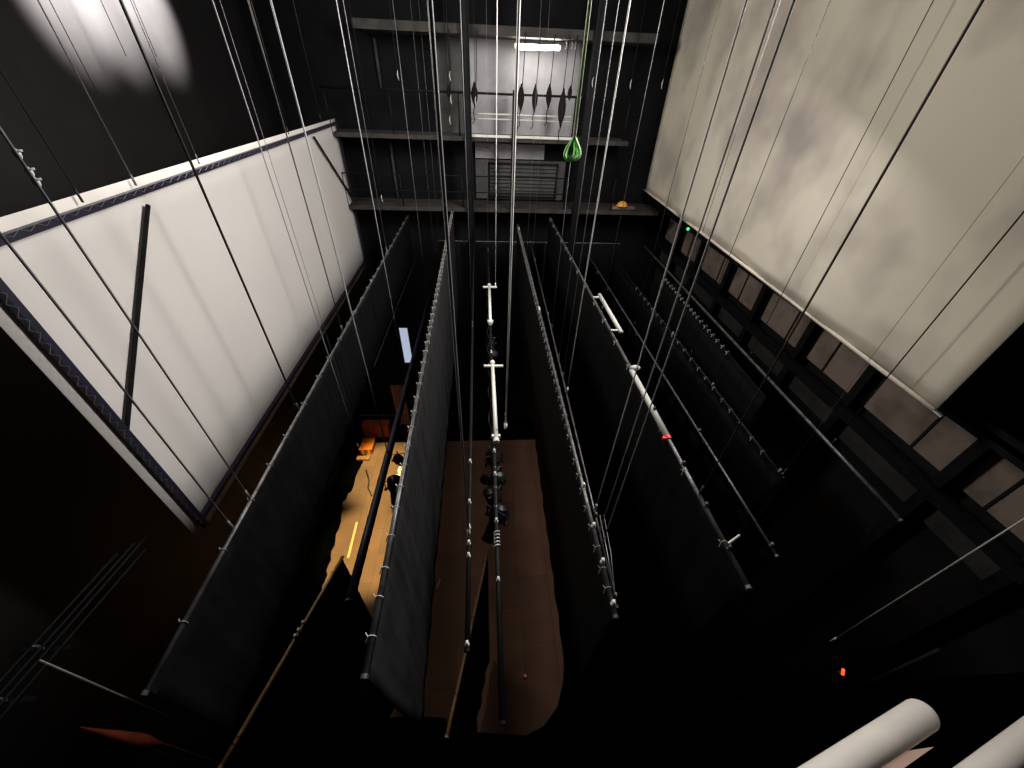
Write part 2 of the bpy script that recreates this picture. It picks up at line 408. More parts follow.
cb(428, 305, 'NV', .010, S, 'far slim cable of the navy batten, passing the blue-white pane')
cable(at(441, 262, x=-2.0)+V(0, 0, 0), .006, S, 'faint far cable left of the thick bluish central one', shackle=False)
cable(at(436, 270, x=-2.2), .006, S, 'faintest cable between the navy batten and charcoal border', shackle=False)
cb(446, 250, 'D2', .005, S, 'hair-thin cable holding the far end of the charcoal border')
cb(463, 458, 'P1', .018, 'wire_pale', 'thick bluish grey cable left of the white-clamped batten')
cb(470, 262, 'P1', .006, S, 'faint cable at the far end of the white-clamped batten')
def p2(px, py, x): return at(px, py, x=x)
for px, py, r, m, lb in ((505.5, 430, .016, W_, 'bright white cable left of the fluorescent tube, ending by the lanterns'),
                         (495.5, 288, .009, W_, 'second brightest cable running down to the far white tube lamp'),
                         (488, 252, .005, S, 'faint cable at the far end of the electrics batten')):
    r0 = ray(px, py); t = (10.93-16)/r0.z; q = EYE+r0*t
    cable(V(q.x, q.y, 10.93), r, m, lb)
cable(at(527, 250, y=14.5), .006, S, 'faint cable hanging below the left end of the fluorescent tube', shackle=False)
cable(at(533, 252, y=15.0), .005, S, 'faint cable hanging below the middle of the fluorescent tube', shackle=False)
cb(571, 367, 'D3b', .009, W_, 'bright cable right of the green sling, down to the smooth batten')
cb(563, 378, 'D3b', .006, S, 'thin cable beside the bright one right of the green sling')
cb(552, 325, 'D3b', .008, S, 'thin cable appearing below the green sling')
cb(560, 349, 'D3b', .006, S, 'faint cable close right of the one below the green sling')
cb(597, 503, 'D3b', .0075, W_, 'white cable crossing the cream backdrop, leftmost of the bright trio')
cb(602, 524, 'D3b', .009, 'wire_pale', 'middle cable of the trio crossing the cream backdrop corner')
cb(606, 533, 'D3b', .010, 'wire_pale', 'rightmost cable of the trio crossing the cream backdrop corner')
cb(601, 314, 'D4', .006, 'wire_mid', 'thin cable passing the orange helmet')
cb(634, 326, 'D5', .010, DK, 'dark cable along the left edge of the cream backdrop')
cb(662, 352, 'D5', .005, DK, 'hair-thin dark cable at the left of the cream backdrop')
cb(689, 358, 'D6', .010, DK, 'thin dark cable over the left half of the cream backdrop')
cb(750, 356, 'D7', .010, DK, 'thin dark cable over the middle of the cream backdrop')
cb(699, 495, 'D4', .013, 'wire_mid', 'thick dark cable crossing the middle of the cream backdrop')
cb(833, 443, 'D7', .013, DK, 'dark cable at the near lower part of the cream backdrop')
cb(781, 476, 'D6', .004, S, 'faint cable ending at the tip of the tied dark batten')
cable(at(830, 642, x=5.4), .008, W_, 'pale cable crossing the black lower right corner')
cable(at(235, 745, x=-3.1), .012, 'wire_mid', 'dull cable crossing the lower left corner below the pipe bundle', top=at(40, 660, x=-3.1).z, shackle=False)
for px, py, r, m, lb in ((137, 187, .011, S, 'pale cable ending on the top edge of the screen left of its brace'),
                         (321, 121, .011, DK, 'brown cable ending at the far top corner of the white screen'),
                         (84, 204, .010, DK, 'dark cable left of the wall glow, down to the screen top'),
                         (200, 165, .008, S, 'pale cable under the wall glow ending on the screen top'),
                         (289, 135, .009, DK, 'brown cable ending on the screen top near its far end'),):
    cable(at(px, py, x=-5.22), r, m, lb)
for px, py, lb in ((128, 60, 'thin cable in the middle of the bright wall glow'), (158, 60, 'thin cable at the right of the bright wall glow'),
                   (100, 98, 'dark cable left of the bright wall glow'), (266, 60, 'dim cable on the black wall above the screen far end')):
    cable(at(px, py, x=-6.6), .008, DK, lb, shackle=False)

# ------------------------------------------------------------------ white projection screen
def screen():
    X0 = -5.25
    t = thing('projection_screen', 'large white framed projection screen hung at left behind the black border', 'screen', (X0, 10, 9.4))
    yf, yn, zb, zt = 16.5, 3.9, 9.36, 14.68
    zoff = lambda y: (y-4)*.018
    def P(x, y, z): return V(x, y, z+zoff(y))
    rows = [[P(X0-.05, yn+(yf-yn)*i/30, zb+(zt-zb)*j/10) for i in range(31)] for j in range(11)]
    MB().grid(rows).build('fabric', M['screen'], t, smooth=True, solid=.01)
    ins = .30; r = .07
    x = X0+.025
    def bar(n, a, b, r=r, m='navy'):
        MB().tube([P(x, *a), P(x, *b)], r, 4).build(n, M[m], t)
    bar('frame_rail', (yn+.05, zt-.17), (yf-.05, zt-.12), .06); bar('frame_rail', (yn+.12, zb+ins+.0), (yf-.05, zb+ins), .06)
    bar('frame_post', (yn+.2, zb+.1), (yn+.2, zt-.1), .06); bar('frame_post', (yf-.12, zb+.1), (yf-.12, zt-.1), .04)
    for (pa, pb, rr) in (((148, 205), (126, 436), .032), ((314, 137), (352, 197), .035)):
        qa, qb = at(*pa, x=x), at(*pb, x=x)
        MB().tube([qa, qb], rr, 4).build('brace', M['pipe_black'], t)
    # lacing zig-zag along the near post and the top rail
    pts = []
    for i in range(60): pts.append(P(x+.06, yn+.17-(.0 if i % 2 else .08), zb+.3+(zt-zb-.6)*i/59))
    MB().tube(pts, .003, 4).build('lacing', M['steel'], t)
    pts = []
    for i in range(120): pts.append(P(x+.07, yn+.3+(yf-yn-.5)*i/119, zt-(.16 if i % 2 else .11)))
    MB().tube(pts, .003, 4).build('lacing', M['steel'], t)
screen()

# ------------------------------------------------------------------ cream backdrop at right
def backdrop():
    X0 = 6.6
    t = thing('painted_backdrop', 'huge stained cream canvas backdrop filling the upper right', 'backdrop', (X0, 10, 12.7))
    yf, yn = 16.88, 3.74; zt = 19.2
    rows = []
    for j in range(25):
        row = []
        for i in range(61):
            y = yn+(yf-yn)*i/60; zb = 12.45+(y-yn)/(yf-yn)*.35; z = zb+(zt-zb)*j/24
            row.append(V(X0+.04*math.sin(y*1.1+z*.25)+.02*math.sin(y*2.7+1), y, z))
        rows.append(row)
    MB().grid(rows).build('canvas', M['canvas'], t, smooth=True, solid=.01)
    MB().tube([V(X0-.02, yn+(yf-yn)*i/20, 12.46+i/20*.35) for i in range(21)], .035, 10).build('pipe_pocket', M['canvas'], t, smooth=True)
    MB().tube([V(X0-.02, yn-.14, 12.44), V(X0-.02, yn+.03, 12.45)], .03, 8).build('pipe_end', M['pipe'], t)
    MB().tube([V(X0, yn, zt), V(X0, yf, zt)], .03, 8).build('top_pipe', M['pipe'], t)
    for y in (4.5, 8.4, 12.2, 15.6):
        MB().tube([V(X0, y, zt), V(X0, y, GRID)], .01, 6).build('hanging_wire', M['steel'], t)
backdrop()

# ------------------------------------------------------------------ right-hand gallery under the backdrop
ys = [2.2, 3.62, 5.74, 7.53, 9.54, 11.42, 13.42, 15.3, 16.9]
words = ['nearest', 'second nearest', 'third nearest', 'fourth nearest', 'fifth nearest', 'sixth nearest', 'seventh nearest', 'farthest']
tr = struct('trim_7', MB().box((8.08, 2.0, 10.85), (8.17, 17.0, 11.85)), M['fascia'])
struct('trim_8', MB().box((8.08, 2.0, 9.9), (8.17, 17.0, 10.35)), M['fascia_dim'])
for k in range(len(ys)-1):
    ym = ys[k]+(ys[k+1]-ys[k])*(.38 if k % 2 else .62)
    MB().box((8.05, ym-.02, 10.85), (8.08, ym+.02, 11.85)).build('cover_strip', M['black_wall'], tr)
for k, y in enumerate(ys[:-1]):
    t = thing('gallery_post', 'black steel post of the right-hand gallery, %s to the viewer' % words[k], 'post', (7.9, y, 9.0), 'right gallery posts')
    MB().box((7.80, y-.09, 0), (7.83, y+.09, 13.6)).build('flange', M['pipe_black'], t)
    MB().box((7.98, y-.09, 0), (8.01, y+.09, 13.6)).build('flange', M['pipe_black'], t)
    MB().box((7.83, y-.012, 0), (7.98, y+.012, 13.6)).build('web', M['pipe_black'], t)
tag(MB().box((7.64, 2.0, 10.66), (7.79, 17.0, 10.8)).box((7.60, 2.0, 10.62), (7.64, 17.0, 10.84)).build('gallery_beam', M['pipe_black']), 'long black steel beam under the brownish wall panels at right', 'beam')
tag(MB().box((7.4, 2.0, 12.15), (7.79, 17.0, 12.25)).box((7.4, 2.0, 12.05), (7.44, 17.0, 12.35)).build('gallery_walkway', M['pipe_black']), 'black gallery walkway edge just behind the backdrop bottom', 'walkway')

# ------------------------------------------------------------------ far gallery
trim = 0
def G(px, py, y=16.0): return at(px, py, y=y)
struct('trim_1', MB().box((-.72, 17.12, 14.35), (3.35, 17.19, 17.3)), M['grey_wall'])  # pale patch: area lit by the tube put into the wall colour
struct('trim_10', MB().box((-1.75, 17.12, 14.35), (-.72, 17.19, 17.3)), M['dim_wall'])  # darker strip: fall-off of the tube light put into the wall colour
struct('trim_2', MB().box((-5.5, 15.9, 14.42), (5.2, 17.2, 14.55)), M['concrete'])
struct('trim_3', MB().box((-5.5, 15.9, 12.06), (7.0, 17.2, 12.2)), M['concrete'])
struct('trim_4', MB().box((-4.0, 15.9, 17.22), (5.5, 17.2, 17.45)), M['concrete'])
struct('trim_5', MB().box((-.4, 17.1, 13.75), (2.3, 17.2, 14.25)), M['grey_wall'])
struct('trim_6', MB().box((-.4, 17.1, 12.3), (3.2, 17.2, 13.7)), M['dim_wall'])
for k, (px, w_, lb) in enumerate(((467, .13, 'broad black column left of the lit gallery wall'), (514, .05, 'slim black column under the left end of the fluorescent tube'),
                       (590, .13, 'broad black column at the right end of the lit gallery wall'),)):
    x = G(px, 100, 15.8).x
    mb = MB().box((x-w_, 15.70, 9.5), (x-w_+.03, 15.86, 18.5)).box((x+w_-.03, 15.70, 9.5), (x+w_, 15.86, 18.5)).box((x-w_, 15.76, 9.5), (x+w_, 15.80, 18.5)) if w_ > .06 else MB().box((x-w_, 15.72, 12.2), (x+w_, 15.82, 15.9))
    tag(mb.build('gallery_column', M['pipe_black']), lb, 'column', 'far gallery columns')
def guard(zs, z0, label):
    y = 15.95
    t = thing('gallery_guardrail', label, 'guardrail', (0, y, z0))
    for z, r, m, x0, x1 in zs: MB().tube([V(x0, y, z), V(x1, y, z)], r, 8).build('rail', M[m], t, smooth=True)
    for x in (-5.3, -3.2, -.9, 1.1, 3.1, 5.0): MB().tube([V(x, y, z0), V(x, y, zs[0][0])], .025, 8).build('post', M['pipe_black'], t, smooth=True)
guard(((15.78, .035, 'pipe_black', -5.4, 5.1), (15.22, .022, 'white_metal', -.55, 3.0), (15.08, .018, 'white_metal', -.55, 3.0)), 14.55, 'guardrail of the upper far gallery with bright lower bars and cable coils on it')
guard(((13.3, .022, 'pipe_black', -5.4, 5.1), (12.75, .022, 'pipe_black', -5.4, 5.1)), 12.2, 'dim guardrail of the lower far gallery')
struct('trim_9', MB().box((-.6, 15.84, 14.55), (3.3, 15.9, 14.63)), M['white_metal'])
# louvred shutter below the lit wall
t = thing('louvre_shutter', 'grey louvred shutter on the wall below the lit gallery', 'shutter', (1.4, 17.05, 12.9))
MB().box((.1, 17.03, 12.35), (2.9, 17.1, 12.42)).box((.1, 17.03, 13.55), (2.9, 17.1, 13.62)).box((.1, 17.03, 12.35), (.17, 17.1, 13.62)).box((2.83, 17.03, 12.35), (2.9, 17.1, 13.62)).build('frame', M['pipe_black'], t)
for i in range(8):
    z = 12.5+i*.135
    MB().add([(.17, 17.02, z), (2.83, 17.02, z), (2.83, 17.09, z+.09), (.17, 17.09, z+.09), (.17, 17.03, z-.012), (2.83, 17.03, z-.012), (2.83, 17.10, z+.078), (.17, 17.10, z+.078)],
             [(0,1,2,3), (7,6,5,4), (0,4,5,1), (2,6,7,3), (0,3,7,4), (1,5,6,2)]).build('slat', M['dim_wall'], t)
# fluorescent tube
c = at(538, 47.5, y=16.35)
xa, xb = at(516, 47, y=16.35), at(560, 48, y=16.35)
t = thing('fluorescent_tube_lamp', 'glowing white fluorescent tube lamp above the far gallery', 'lamp', (c.x, c.y, c.z))
MB().tube([xa+V(.03, 0, 0), xb-V(.03, 0, 0)], .065, 12).build('tube', M['tube'], t, smooth=True)
MB().box((xa.x-.05, 16.43, xa.z-.02), (xb.x+.05, 16.53, xa.z+.10)).build('housing', M['white_metal'], t, bevel=.01)
for q in (xa, xb): MB().tube([q+V(-.04, 0, 0), q+V(.03, 0, 0)], .05, 8).build('end_cap', M['white_metal'], t)
MB().tube([V(c.x-.4, 16.48, xa.z+.1), V(c.x-.4, 16.48, 17.35)], .012, 6).build('bracket', M['pipe_black'], t)
MB().tube([V(c.x+.4, 16.48, xa.z+.1), V(c.x+.4, 16.48, 17.35)], .012, 6).build('bracket', M['pipe_black'], t)
for px, lb in ((566, 'left small white hook right of the tube lamp'), (572, 'middle small white hook right of the tube lamp'), (575.5, 'right small white hook right of the tube lamp')):
    p = at(px, 46, y=16.5)
    tag(MB().tube([p+V(-.03, 0, .09), p+V(0, 0, .1), p+V(.02, 0, .02), p+V(-.01, 0, -.08), p+V(-.03, 0, -.05)], .014, 6).build('wall_hook', M['white_metal'], smooth=True), lb, 'hook', 'small white hooks beside the tube lamp')
# hanging cable coils on the handrail
def coil(px, ytop, ybot, wd, label, tail=True):
    a = at(px, ytop, y=15.82); b = at(px-1, ybot, y=15.82); L = a.z-b.z; mid = (a+b)/2
    t = thing('cable_coil', label, 'cable coil', (mid.x, 15.82, b.z), 'cable coils hung on the gallery rail')
    mb = MB()
    for k in range(5):
        ww = wd*(.35+.65*k/4); dy = (k-2)*.012
        pts = []
        for i in range(20):
            q = 2*math.pi*i/20
            taper = .55+.45*math.cos(q*1.0) if False else 1
            pts.append(V(mid.x+ww*math.sin(q)*(1-.35*math.cos(q)**2), 15.82+dy, mid.z+L/2*math.cos(q)*(1-.05*k)))
        mb.tube(pts, .024, 5, closed=True)
    mb.ball((mid.x, 15.82, mid.z), L*.36, (wd/L*1.5, .12, 1.15))
    mb.build('loops', M['pipe_black'], t, smooth=True)
    MB().tube([V(a.x+.03, 15.82, a.z-.1), V(a.x+.06, 15.84, a.z+.6), V(a.x+.07, 15.86, 17.32)], .014, 5).build('cord', M['pipe_black'], t)
    if tail: MB().tube([V(mid.x+.03, 15.8, b.z+.1), V(mid.x-.05, 15.79, b.z-.15), V(mid.x-.02, 15.8, b.z-.4), V(mid.x-.09, 15.8, b.z-.5)], .016, 5).build('tail', M['pipe_black'], t)
coil(521.5, 84, 111, .09, 'black cable coil on the gallery rail, leftmost below the lamp')
coil(535.5, 84, 112, .075, 'black cable coil below the lamp, second from left')
coil(549.5, 84, 108, .075, 'black cable coil below the lamp, second from right')
coil(562.5, 88, 128, .11, 'largest and longest black cable coil, below the right end of the lamp')
coil(570.5, 86, 100, .05, 'small black cable coil touching the largest one', False)
coil(591, 86, 116, .08, 'black cable coil in front of the right column')
coil(475, 82, 106, .09, 'black cable coil on the rail between the column and bright cable')
coil(449.5, 84, 100, .06, 'dim cable coil left of the broad black column', False)
for px, py, lb in ((398, 76, 'pale plug at the dark left part of the upper gallery'), (450, 77, 'pale plug left of the broad black column'), (451, 100, 'lower pale plug left of the broad black column'),
                   (475.5, 102, 'pale plug on the coil right of the column'), (630.5, 85, 'pale plug on the black wall right of the lamp'), (592.5, 83, 'pale plug on the right column'),
                   (662, 85, 'pale plug nearest the cream backdrop corner'), (382, 199, 'small pale plug above the left border end'), (450, 121, 'lowest pale plug left of the broad column')):
    p = at(px, py, y=15.72)
    t = thing('cable_plug', lb, 'plug', p, 'pale plugs on hanging black cables')
    MB().tube([p+V(.02, 0, -.11), p+V(.0, 0, -.04), p+V(-.01, 0, .05), p+V(.01, 0, .15)], [.006, .014, .014, .005], 6).build('horn', M['white_metal'], t, smooth=True)
    MB().tube([p+V(0, 0, .15), V(p.x, p.y, GRID)], .009, 5).build('cord', M['pipe_black'], t)
# blue white lamp reflection panel left and helmet
p = at(622.5, 203, y=16.05); p.z = 12.42
t = thing('work_helmet', 'orange work helmet on the lower gallery ledge left of the backdrop', 'helmet', p)
rows = []
for j in range(7):
    th = math.pi/2*j/6
    rows.append([p+V(.21*math.cos(th)*math.cos(q), .17*math.cos(th)*math.sin(q), .17*math.sin(th)-.05) for q in [2*math.pi*i/16 for i in range(17)]])
MB().grid(rows).build('shell', M['amber'], t, smooth=True)
MB().tube([p+V(.225*math.cos(q), .19*math.sin(q), -.05) for q in [2*math.pi*i/16 for i in range(16)]], .018, 6, closed=True).build('brim', M['amber'], t, smooth=True)
p = at(622, 212, y=16.05); p.z = 12.28; q = p+V(-.5, 0, 0); q2 = p+V(.5, 0, 0)
tag(MB().tube([q, p, q2], .075, 10).build('cloth_roll', M['fascia'], smooth=True), 'pale brown cloth roll lying below the orange helmet', 'cloth roll')
p = at(613.5, 209, y=15.85); p.y = 16.02; p.z = 12.33
tag(MB().ball(p, .08, (.6, .6, 1.5)).build('fire_bottle', M['redbrown'], smooth=True), 'small dark red bottle left of the orange helmet', 'bottle')
# wall pipe at left of far gallery (grey vertical strips)
for px, a_, b_, lb in ((374, 38, 90, 'upper grey conduit on the dark left part of the far wall'), (390, 142, 205, 'lower grey conduit on the dark left part of the far wall')):
    P0 = at(px, a_, y=17.1); P1_ = at(px, b_, y=17.1)
    tag(MB().tube([P0, V(P0.x, 17.1, P1_.z)], .05, 8).build('wall_conduit', M['concrete'], smooth=True), lb, 'conduit', 'far wall conduits')

# ------------------------------------------------------------------ lit pane and objects upstage left
p0 = at(398, 330, y=16.9); p1 = at(410, 365, y=16.9)
o = MB().box((p0.x, 17.14, p1.z), (p0.x+.42, 17.2, p0.z)).build('window_1', M['window']); o['kind'] = 'structure'
f = MB()
x0, x1, z0, z1 = p0.x, p0.x+.42, p1.z, p0.z
f.box((x0-.06, 17.1, z0-.06), (x0, 17.2, z1+.06)).box((x1, 17.1, z0-.06), (x1+.06, 17.2, z1+.06)).box((x0, 17.1, z1), (x1, 17.2, z1+.06)).box((x0, 17.1, z0-.06), (x1, 17.2, z0))
f.build('window_frame', M['pipe_black'], o)
# brown drape
rows = []
c0, c1 = at(390, 385, y=16.3), at(403, 385, y=16.3); zb = at(402, 435, y=16.3).z
for j in range(6):
    rows.append([V(c0.x+(c1.x-c0.x)*i/16, 16.3+.04*math.sin(i*1.3), c0.z+(zb-c0.z)*j/5) for i in range(17)])
t = thing('hanging_drape', 'narrow dark brown drape below the blue-white pane', 'drape', (c0.x, 16.3, c0.z))
MB().grid(rows).build('cloth', M['brown'], t, smooth=True, solid=.01)
MB().tube([V(c0.x-.1, 16.3, c0.z+.03), V(c1.x+.1, 16.3, c0.z+.03)], .03, 8).build('rod', M['pipe_black'], t)
for xx in (c0.x, c1.x): MB().tube([V(xx, 16.3, c0.z+.03), V(xx, 17.2, c0.z+.03)], .02, 6).build('bracket', M['pipe_black'], t)
# crates and covers
def crate(c, sx, sy, sz, m, m2, name, label, cat):
    x, y = c
    t = thing(name, label, cat, (x, y, 0))
    MB().box((x-sx, y-sy, .02), (x+sx, y+sy, sz)).build('body', M[m], t, bevel=.03)
    MB().box((x-sx-.02, y-sy-.02, sz), (x+sx+.02, y+sy+.02, sz+.05)).build('lid', M[m], t, bevel=.01)
    for s in (-1, 1): MB().box((x+s*sx*.5-.04, y-sy-.03, .02), (x+s*sx*.5+.04, y-sy, sz)).build('strap', M[m2], t)
    return t
p = at(365, 455, z=0)
crate((-6.62, 14.45), .32, .42, .35, 'orange', 'amber', 'storage_crate', 'bright orange crate at the far end of the yellow boards', 'crate')
crate((-6.3, 15.5), .7, .25, .9, 'redbrown', 'brown', 'flight_case', 'dull red-brown case behind the orange crate', 'case')
tag(MB().box((-7.05, 13.6, .02), (-6.35, 13.85, .12)).build('timber_block', M['brown'], bevel=.01), 'short dark timber block in front of the orange crate', 'timber')
pk = at(402, 472, z=0)
t = thing('cloth_bundle', 'pinkish cloth bundle on the floor beside the charcoal border', 'cloth', (pk.x, pk.y, 0))
MB().ball((pk.x, pk.y, .16), .22, (.9, 1.5, .7)).ball((pk.x-.15, pk.y-.4, .12), .17, (1.2, .9, .7)).build('folds', M['pink'], t, smooth=True)
MB().tube([V(pk.x-.2, pk.y-.2, .1), V(pk.x-.02, pk.y-.18, .31), V(pk.x+.2, pk.y-.15, .1)], .015, 6).build('tie', M['brown'], t)
# yellow floor tape, black cable and small bits on the boards
ta, tb = at(357, 522, z=.006), at(348, 558, z=.006)
tag(MB().add([ta+V(-.05, 0, 0), ta+V(.05, 0, 0), tb+V(.05, 0, 0), tb+V(-.05, 0, 0)] + [v+V(0, 0, .004) for v in (ta+V(-.05, 0, 0), ta+V(.05, 0, 0), tb+V(.05, 0, 0), tb+V(-.05, 0, 0))],
    [(0,1,2,3), (7,6,5,4), (0,4,5,1), (2,6,7,3), (1,5,6,2), (3,7,4,0)]).build('floor_tape', M['tape_yellow']), 'pale yellow tape strip on the bright boards', 'tape')
pts = [at(366, 470, z=.03), at(369, 480, z=.03), at(368, 488, z=.03), at(372, 496, z=.03)]
tag(MB().tube(pts, .03, 6).build('floor_cable', M['equip'], smooth=True), 'short black cable curling on the bright yellow boards', 'cable')
pk = at(437, 588, z=0)
tag(MB().tube([V(pk.x, pk.y, .02), V(pk.x+.1, pk.y+.35, .02)], .012, 5).build('paper_scrap', M['tape']), 'tiny pale strip of tape lying on the brown boards', 'tape')
pk = at(525, 677, z=0)
t = thing('marker_cup', 'small red and white marker on the right-hand brown boards', 'marker', (pk.x, pk.y, 0))
MB().tube([V(pk.x, pk.y, .005), V(pk.x, pk.y, .12)], [.09, .05], 8).build('cone', M['red'], t)
MB().tube([V(pk.x, pk.y, .12), V(pk.x, pk.y, .15)], .045, 8).build('tip', M['tape'], t)

# ------------------------------------------------------------------ electrics batten equipment
def lantern(p, aim, scale, label, lamp_m='equip'):
    """profile lantern hung under the pipe at p, pointing along aim"""
    p = Vector(p); t = thing('stage_lantern', label, 'stage lantern', p, 'stage lanterns on the centre battens')
    d = Vector(aim).normalized(); c = p+V(0, 0, -.30*scale); s = scale
    sd = d.cross(V(0, 0, 1)).normalized()
    MB().tube([c-d*.24*s, c-d*.2*s, c-d*.02*s, c+d*.05*s, c+d*.30*s, c+d*.34*s], [.05*s, .12*s, .13*s, .085*s, .085*s, .1*s], 14).build('body', M[lamp_m], t, smooth=False)
    bd = [c_ for c_ in t.children if c_.name.startswith('body')][0]
    MB().tube([c+d*.335*s, c+d*.345*s], .085*s, 14).build('lens', M['glass'], bd)
    MB().tube([c+sd*.15*s, c+sd*.15*s+V(0, 0, .22*s), c-sd*.15*s+V(0, 0, .22*s), c-sd*.15*s], .012*s, 6).build('yoke', M['equip'], t)
    MB().tube([c+V(0, 0, .22*s), p+V(0, 0, .03)], .02*s, 6).build('hook_clamp', M['white_metal'], t)
    for q in (-1, 1): MB().ball(c+sd*q*.155*s, .03*s).build('knob', M['equip'], t, smooth=True)
    return t
P2a, P2b = BAT['P2']
def onP2(py):
    r0 = ray(498, py); t = (10.9-16)/r0.z; y = (EYE+r0*t).y
    return at_y(P2a, P2b, y)
lantern(onP2(452)+V(0, 0, 0), (.3, -1, -.8), 1.0, 'black lantern right at the near end of the long white tube')
lantern(onP2(468), (-.6, .6, -.8), 1.0, 'black lantern second in the centre cluster, tilted left')
lantern(onP2(488), (.5, -.4, -1), 1.1, 'black lantern over the upper brown boards at centre')
lantern(onP2(507), (-.5, -.7, -1.1), 1.1, 'black lantern lowest of the centre cluster, pointing left')
lantern(onP2(336), (.2, -.6, -1), .9, 'black lantern between the two white tubes')
lantern(onP2(348), (-.5, .3, -1), .9, 'black lantern just before the long white tube')
def tube_lamp(a, b, label):
    a = Vector(a); b = Vector(b); t = thing('tube_fixture', label, 'tube lamp', (a+b)/2, 'white tubes on the electrics batten')
    d = (b-a).normalized(); s = V(1, 0, 0)
    MB().tube([a, b], .04, 10).build('tube', M['white_metal'], t, smooth=True)
    for e in (a, b): MB().tube([e-d*.04, e+d*.04], .055, 10).build('end_cap', M['white_metal'], t)
    MB().box(a+d*.12+V(-.2, -.03, -.03), a+d*.12+V(.24, .03, .02)).build('cross_bracket', M['white_metal'], t, bevel=.01)
    MB().box(b-d*.12+V(-.08, -.03, -.05), b-d*.12+V(.08, .03, .02)).build('cross_bracket', M['white_metal'], t, bevel=.01)
up = V(0, 0, .09)
tube_lamp(onP2(288)+up, onP2(326)+up, 'far short white tube on the electrics batten')
tube_lamp(onP2(366)+up+V(.02, 0, 0), onP2(444)+up+V(.04, 0, 0), 'near long white tube on the electrics batten')
# taped cable wound over the electrics pipe
pts = []
for i in range(60):
    p = lerp(onP2(532), onP2(548), i/59); pts.append(p+V(.042*math.cos(i*.5), 0, .042*math.sin(i*.5)+.01))
tag(MB().tube(pts, .008, 5).build('wound_cord', M['tape']), 'white cord wound round the electrics pipe below the lanterns', 'cord')
pts = []
for i in range(90):
    p = lerp(onP2(250), onP2(450), i/89); pts.append(p+V(-.06+.03*math.sin(i*.9), 0, .02*math.cos(i*1.7)))
tag(MB().tube(pts, .013, 5).build('power_cable', M['equip'], smooth=True), 'black power cable looped along the far half of the electrics batten', 'cable')

# small lantern hanging from the navy batten (black against the yellow boards)
q = at(391, 490, x=-1.75); 
lantern(at(392, 478, z=8.9), (.1, -1, -1.4), 1.3, 'black lantern dangling between the navy batten and the charcoal border')
lantern(at(397, 452, z=8.9), (-.1, .6, -1), 1.0, 'small black lantern at the top of the yellow boards')

# rod and sleeve on the red-taped batten
D4a, D4b = BAT['D4']
def onD(bat, px, py):
    a, b = BAT[bat]; r0 = ray(px, py); t = (a.z-16)/r0.z; return at_y(a, b, (EYE+r0*t).y)
r1, r2 = onD('D4', 590, 297)+V(.17, 0, .06), onD('D4', 610, 335)+V(.17, 0, .06)
t = thing('tube_fixture', 'short pale tube strapped beside the far part of the red-taped batten', 'tube lamp', (r1+r2)/2)
MB().tube([r1, r2], .045, 10).build('tube', M['grey_pale'], t, smooth=True)
for k in (.06, .94):
    p = lerp(r1, r2, k); MB().box(p+V(-.18, -.025, -.03), p+V(.05, .025, .0)).build('strap', M['grey_pale'], t)
s1, s2 = onD('D4', 634, 370), onD('D4', 672, 437)
t = thing('pipe_sleeve', 'pale grey sleeve over the middle of the red-taped batten', 'sleeve', (s1+s2)/2)
MB().tube([s1, s2], .046, 12).build('shell', M['grey_pale'], t, smooth=True)
MB().ball(s1+V(.06, 0, .05), .06, (1.6, 1, .8)).build('end_bracket', M['grey_pale'], t)
p = onD('D4', 668, 438)
tag(MB().tube([p+V(0, -.035, 0), p+V(0, .035, 0)], .05, 12).box(p+V(-.08, -.02, -.03), p+V(-.04, .02, .02)).build('tape_mark', M['red']), 'red tape mark wrapped round the batten right of centre', 'tape')
p = onD('D4', 730, 545)
tag(MB().tube([p+V(.02, 0, .04), p+V(.16, .06, .10)], .014, 6).build('pipe_pin', M['white_metal']), 'small pale pin sticking out near the near end of the red-taped batten', 'pin')
# two slack wires running beside the near end of the converging pair
for dx, lb in ((.06, 'slack wire beside the near end of the smooth thin batten, left'), (.12, 'slack wire beside the near end of the smooth thin batten, right')):
    a, b = BAT['D3b']; q0, q1 = at_y(a, b, 3.0), at_y(a, b, 1.9)
    tag(MB().tube([q0+V(dx, 0, .03), lerp(q0, q1, .5)+V(dx*.8, 0, -.02), q1+V(.0, 0, .03)], .008, 6).build('slack_wire', M['steel'], smooth=True), lb, 'wire')

# ------------------------------------------------------------------ rope and green sling
q = at(574.5, 136, x=1.0)
t = thing('rigging_rope', 'pale green rope ending in a knot above the green sling', 'rope', q)
MB().tube([q+V(0, 0, 0), V(q.x, q.y, GRID-.02)], .019, 8).build('line', M['rope'], t, smooth=True)
MB().tube([q+V(.012*math.cos(i*1.3), .012*math.sin(i*1.3), .01+i*.0045) for i in range(24)], .010, 6).build('knot', M['tape'], t, smooth=True)
zt = q.z; zb = at(574, 163, x=1.0).z; H = zt-zb
t = thing('lifting_sling', 'bright green looped lifting sling hanging from the pale rope', 'sling', (q.x, q.y, zt))
for k, (w_, ang, m, r) in enumerate(((.115, .0, 'green', .014), (.09, .5, 'green', .012), (.105, -.5, 'rope', .010), (.06, 1.0, 'green', .010), (.085, .25, 'rope', .009))):
    pts = []
    for i in range(28):
        u = i/28*2*math.pi; v = (1-math.cos(u))/2
        ww = w_*math.sin(u)*(v**.8)*1.15
        pts.append(V(q.x+ww*math.cos(ang), q.y+ww*math.sin(ang), zt-H*v*(1-.04*k)))
    MB().tube(pts, r, 6, closed=True).build('loop', M[m], t, smooth=True)

